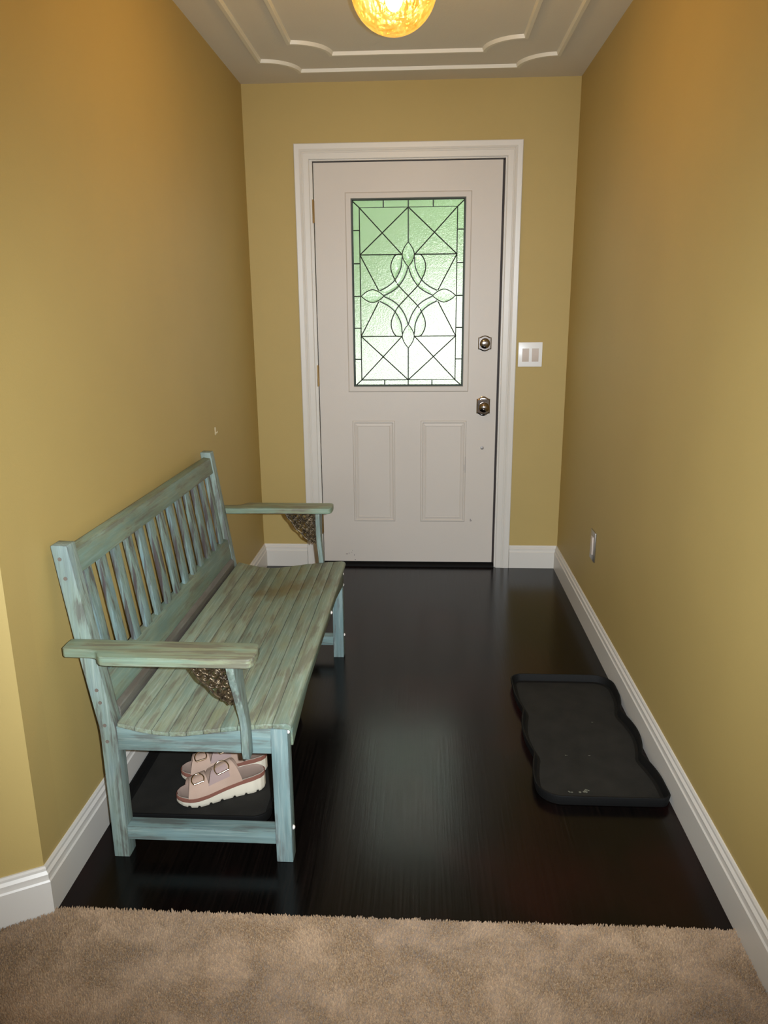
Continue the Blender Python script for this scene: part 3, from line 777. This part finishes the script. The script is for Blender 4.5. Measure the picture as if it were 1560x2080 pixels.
def sandal(origin, heading):
    root = empty('sandal', (0, 0, 0))
    b = MB()
    O = outline(); top = outline(.0015)
    def notch(x):
        return .0050 if any(abs(x - c) < .0036 for c in (.028, .062, .096, .130, .164, .196, .222)) else 0
    b.loft([[(x, y * .90, zbot(x) + notch(x)) for x, y in O], [(x, y * .97, zbot(x) + notch(x) + .003) for x, y in O], [(x, y, zbot(x) + max(.011, notch(x) + .004)) for x, y in O], [(x, y, ztop(x) - .0120) for x, y in O]])
    b.build('outsole', 'sole', root, smooth=40)
    b = MB(); b.loft([[(x, y, ztop(x) - .0125) for x, y in top], [(x, y, ztop(x) - .011) for x, y in top], [(x, y, ztop(x) - .001) for x, y in top], [(x, y - .0016 * (1 if y > cl(x) else -1), ztop(x)) for x, y in top], [(x, y - .003 * (1 if y > cl(x) else -1), ztop(x) - .006) for x, y in outline(0)]], caps=False)
    b.build('midsole', 'midsole', root, smooth=50)
    b = MB(); nx = 40; rows = []
    for i in range(nx + 1):
        x = .004 + (SL - .008) * .5 * (1 - math.cos(PI * i / nx)); row = []
        for j in range(11):
            t = -1 + 2 * j / 10
            row.append(b.bm.verts.new((x, cl(x) + max(wd(x) - .0018, .0005) * t, ztop(x) - .0004 - .0030 * (1 - t * t) * (1 if .01 < x < .24 else 0) + .0012 * abs(t) ** 6)))
        rows.append(row)
    for a, c in zip(rows, rows[1:]):
        for j in range(10): b.bm.faces.new((a[j], a[j + 1], c[j + 1], c[j]))
    b.build('insole', 'insole', root, smooth=60)
    def S(x, t, h, up=0.0):
        e = abs(t)
        y = cl(x) + (wd(x) - .0004) * t * (1 - .10 * (1 - e))
        z = ztop(x) - .0015 + (h + .0015) * (1 - e ** 2.6)
        return Vector((x, y, z))
    def strap_pt(st, s, t, up=0.0):
        b0, b1, t0, t1, h0, h1 = st; w = (1 - abs(t) ** 1.5)
        x0 = b0 + (t0 - b0) * w; x1 = b1 + (t1 - b1) * w
        x = x0 + (x1 - x0) * s; h = h0 + (h1 - h0) * s
        p = S(x, t, h)
        if up:
            d = .01
            u = S(x + .002, t, h) - S(x - .002, t, h); v = S(x, min(t + d, 1), h) - S(x, max(t - d, -1), h)
            nn = u.cross(v).normalized(); nn = nn if nn.z > 0 or (nn.y * t > 0) else -nn
            p = p + nn * up
        return p
    rear = (.070, .170, .098, .150, .056, .046); front = (.160, .222, .172, .214, .043, .036)
    for st in (front, rear):
        b = MB(); ns_, nt = 10, 36; A, B = [], []
        for i in range(ns_ + 1):
            A.append([strap_pt(st, i / ns_, -1 + 2 * j / nt, .0028) for j in range(nt + 1)])
            B.append([strap_pt(st, i / ns_, -1 + 2 * j / nt, .0) for j in range(nt + 1)])
        VA = [[b.bm.verts.new(p) for p in r] for r in A]; VB = [[b.bm.verts.new(p) for p in r] for r in B]
        for V in (VA, VB):
            for a, c in zip(V, V[1:]):
                for j in range(nt): b.bm.faces.new((a[j], a[j + 1], c[j + 1], c[j]))
        for k in (0, ns_):
            for j in range(nt): b.bm.faces.new((VA[k][j], VA[k][j + 1], VB[k][j + 1], VB[k][j]))
        for j in (0, nt):
            for i in range(ns_): b.bm.faces.new((VA[i][j], VA[i + 1][j], VB[i + 1][j], VB[i][j]))
        so = b.build('strap', 'suede', root, smooth=50)
        # mauve tab under the buckle
        b = MB(); g = []
        sa, sb_, ta, tb_ = (.30, 1.02, .25, .80) if st is rear else (.25, .85, .28, .52)
        for up in (.0030, .0048):
            g.append([[b.bm.verts.new(strap_pt(st, sa + (sb_ - sa) * i / 6, ta + (tb_ - ta) * j / 8, up)) for j in range(9)] for i in range(7)])
        for V in g:
            for a, c in zip(V, V[1:]):
                for j in range(8): b.bm.faces.new((a[j], a[j + 1], c[j + 1], c[j]))
        ed = [(0, j) for j in range(9)] + [(i, 8) for i in range(1, 7)] + [(6, j) for j in range(7, -1, -1)] + [(i, 0) for i in range(5, 0, -1)]
        for (i, j), (k, l) in zip(ed, ed[1:] + ed[:1]):
            b.bm.faces.new((g[0][i][j], g[0][k][l], g[1][k][l], g[1][i][j]))
        if st is rear:
            o = b.build('strap_tab', 'mauve', so, smooth=50); o['label'] = 'mauve strap tab'
        else: b.bm.free()
        # D-shaped buckle lying on the strap
        sc, tc, R_ = (.52, .40, .0200) if st is rear else (.50, .40, .0170)
        c = strap_pt(st, sc, tc, .0065)
        ux = (strap_pt(st, sc + .1, tc, .0065) - strap_pt(st, sc - .1, tc, .0065)).normalized()
        ut = (strap_pt(st, sc, tc + .05, .0065) - strap_pt(st, sc, tc - .05, .0065)).normalized()
        ut = (ut - ux * ut.dot(ux)).normalized()
        path = []
        for k in range(40):
            a = 2 * PI * k / 40; u, v = R_ * math.cos(a), R_ * math.sin(a)
            v = min(v, R_ * .62)
            path.append(c + ux * u + ut * v)
        b = MB(); b.tube(path, .0019, 8, closed=True)
        b.tube([c + ux * R_ * .80 + ut * R_ * .62, c - ux * R_ * .80 + ut * R_ * .62], .0027, 8)
        o = b.build('buckle', 'gold', so, smooth=60); o['label'] = 'gold D-shaped buckle'
    root.location = origin; root.rotation_euler = (0, 0, heading)
    return root
hd = lambda a, c: math.atan2(c[1] - a[1], c[0] - a[0])
h1, t1 = (-.373, -1.985), (-.603, -2.088)
h2, t2 = (-.384, -1.902), (-.627, -1.968)
s1 = sandal((h1[0], h1[1], .0068), hd(h1, t1))
tag(s1, 'pink buckled platform sandal nearer the front of the tray under the bench', 'sandal', 'pair of sandals under the bench')
s2 = copy_tree(s1); s2.location = (h2[0], h2[1], .0068); s2.rotation_euler = (0, 0, hd(h2, t2))
tag(s2, 'pink buckled platform sandal standing behind the other one, half hidden by the bench apron', 'sandal', 'pair of sandals under the bench')

# ------------------------------------------------------------------ carpet
CE = -2.4755
def inside(x, y):
    if x > XR - BT - .001: return False
    p = Vector((x, y)) - C0
    return p.dot(-JN) > BT + .002 or x > XL + BT
V, F = [], []
rc = random.Random(11); stp = .0034
y = CE
def tuft(x, y, hgt, r, lx, ly):
    i = len(V); a0 = rc.uniform(0, 2)
    for k in range(3):
        a = a0 + k * 2 * PI / 3; V.append((x + r * math.cos(a), y + r * math.sin(a), .0015))
    for k in range(3):
        a = a0 + k * 2 * PI / 3; V.append((x + lx * .6 + r * .75 * math.cos(a), y + ly * .6 + r * .75 * math.sin(a), hgt * .7))
    V.append((x + lx, y + ly, hgt))
    for k in range(3):
        j = (k + 1) % 3; F.append((i + k, i + j, i + 3 + j, i + 3 + k)); F.append((i + 3 + k, i + 3 + j, i + 6))
while y > -2.83:
    x = -1.10
    while x < XR - BT:
        xx, yy = x + rc.uniform(-.0015, .0015), y + rc.uniform(-.0015, .0015)
        if yy > CE - .004: yy += .0045 * mnoise.noise(Vector((xx * 60, 3, 0))) + .0025 * mnoise.noise(Vector((xx * 8, 1, 0)))
        if inside(xx, yy):
            w1 = mnoise.noise(Vector((xx * 5, yy * 5, 0))); w2 = mnoise.noise(Vector((xx * 5, yy * 5, 9)))
            tuft(xx, yy, .0105 + rc.uniform(-.0022, .0022) + .0015 * w1, .0021, .0030 * w1 + rc.uniform(-.0022, .0022), .0035 * w2 + rc.uniform(-.0022, .0022))
        x += stp
    y -= stp
i = len(V)
fl = [(XL + BT + .0005, CE - .0005), (XR - BT - .0005, CE - .0005), (XR - BT - .0005, YR + .0005)]
cc = C1 - JN * (BT + .001)
fl += [(XW + .001, YR + .0005), (XW + .001, cc.y), (XL + BT + .0005, (C0 - JN * (BT + .001)).y - .005)]
n = len(fl)
for xx, yy in fl: V.append((xx, yy, .0005))
for xx, yy in fl: V.append((xx, yy, .0042))
F.append(tuple(range(i + n, i + 2 * n)) if True else None)
for k in range(n): F.append((i + k, i + (k + 1) % n, i + n + (k + 1) % n, i + n + k))
me = D.meshes.new('carpet'); me.from_pydata(V, [], F); me.update()
me.materials.append(M['carpet'])
o = D.objects.new('carpet', me); COL.objects.link(o)
tag(o, 'beige cut-pile carpet in front of the dark wood hall floor', 'carpet', kind='stuff')

# ------------------------------------------------------------------ outside the door
tag(box('ground', 'asphalt', -14, 14, W, 40, -.22, -.15), 'pale driveway outside the front door', 'driveway', kind='structure')
def tree(loc, crown_z, rx, ry, rz, seed, label, nl=6000):
    root = empty('tree', loc, label, 'tree', 'trees outside the front door')
    rt = random.Random(seed); X, Y, Z = loc
    b = MB(); b.tube([(X, Y, Z), (X + .05, Y, Z + 1.2), (X, Y + .05, crown_z)], .14, 10, rfun=lambda t: 1 - .4 * t); b.build('trunk', 'bark', root)
    v, f = [], []
    for k in range(nl):
        d = Vector((rt.gauss(0, 1), rt.gauss(0, 1), rt.gauss(0, 1))).normalized() * (rt.uniform(.35, 1) ** .5)
        c = Vector((X + d.x * rx, Y + d.y * ry, crown_z + d.z * rz)) - Vector(loc)
        a = Vector((rt.gauss(0, 1), rt.gauss(0, 1), rt.gauss(0, 1))).normalized(); e = a.orthogonal().normalized(); s = rt.uniform(.13, .26)
        i0 = len(v)
        for m, w in ((-1, 0), (-.3, .38), (.4, .32), (1, 0), (.4, -.32), (-.3, -.38)): v.append(c + a * s * m + e * s * w)
        f.append(tuple(range(i0, i0 + 6)))
    me = D.meshes.new('crown'); me.from_pydata([tuple(q) for q in v], [], f); me.materials.append(M['leaf'])
    o = D.objects.new('crown', me); COL.objects.link(o); o.parent = root
    return root
tree((-1.55, 7.5, -.15), 3.15, 2.7, 1.9, 2.15, 1, 'blurred green tree seen through the left side of the door glass')
tree((2.3, 13.0, -.15), 4.5, 3.3, 2.6, 2.95, 2, 'blurred green tree farther off, seen through the upper right of the door glass')

# ------------------------------------------------------------------ light
w = D.worlds.new('overcast_sky'); SC.world = w; w.use_nodes = True
bg = w.node_tree.nodes['Background']; bg.inputs[0].default_value = (1.0, 1.0, 1.0, 1); bg.inputs[1].default_value = 3.2

def cam_axes():
    cy, sy, cp, sp, cr, sr = math.cos(YAW), math.sin(YAW), math.cos(PITCH), math.sin(PITCH), math.cos(ROLL), math.sin(ROLL)
    f = Vector((-sy * cp, cy * cp, sp)); r = Vector((cy, sy, 0)); u = r.cross(f)
    return cr * r + sr * u, -sr * r + cr * u, f
r_, u_, f_ = cam_axes()
cd = D.cameras.new('camera'); cd.sensor_fit = 'HORIZONTAL'; cd.sensor_width = 36; cd.lens = FOCAL / 1560 * 36; cd.clip_start = .02
co = D.objects.new('camera', cd); COL.objects.link(co)
m = Matrix((r_, u_, -f_)).transposed().to_4x4(); m.translation = CAM; co.matrix_world = m
SC.camera = co

# the compact camera's own flash, beside the lens
fd = D.lights.new('camera_flash', 'SPOT'); fd.energy = FLASH; fd.color = (.86, .94, 1.0); fd.shadow_soft_size = .010; fd.spot_size = math.radians(93); fd.spot_blend = 1.0
fo = D.objects.new('camera_flash', fd); COL.objects.link(fo)
m2 = m.copy(); m2.translation = CAM + r_ * .052 + u_ * .012 + f_ * .02; fo.matrix_world = m2
# added soft fill light, placed at the invented rear window
wd_ = D.lights.new('rear_fill_light', 'AREA'); wd_.shape = 'RECTANGLE'; wd_.size = wx1 - wx0; wd_.size_y = wz1 - wz0; wd_.energy = FILL; wd_.color = (.93, .97, 1.0)
wo = D.objects.new('rear_fill_light', wd_); COL.objects.link(wo); wo.location = ((wx0 + wx1) / 2, YR + .01, (wz0 + wz1) / 2); wo.rotation_euler = (PI / 2, 0, 0)

SC.view_settings.view_transform = 'Standard'; SC.view_settings.look = 'None'; SC.view_settings.gamma = 1; SC.view_settings.use_curve_mapping = False
SC.view_settings.exposure = 0.0
SC.cycles.use_denoising = True
SC.cycles.max_bounces = 10; SC.cycles.transmission_bounces = 8; SC.cycles.transparent_max_bounces = 12
SC.cycles.sample_clamp_indirect = 6.0
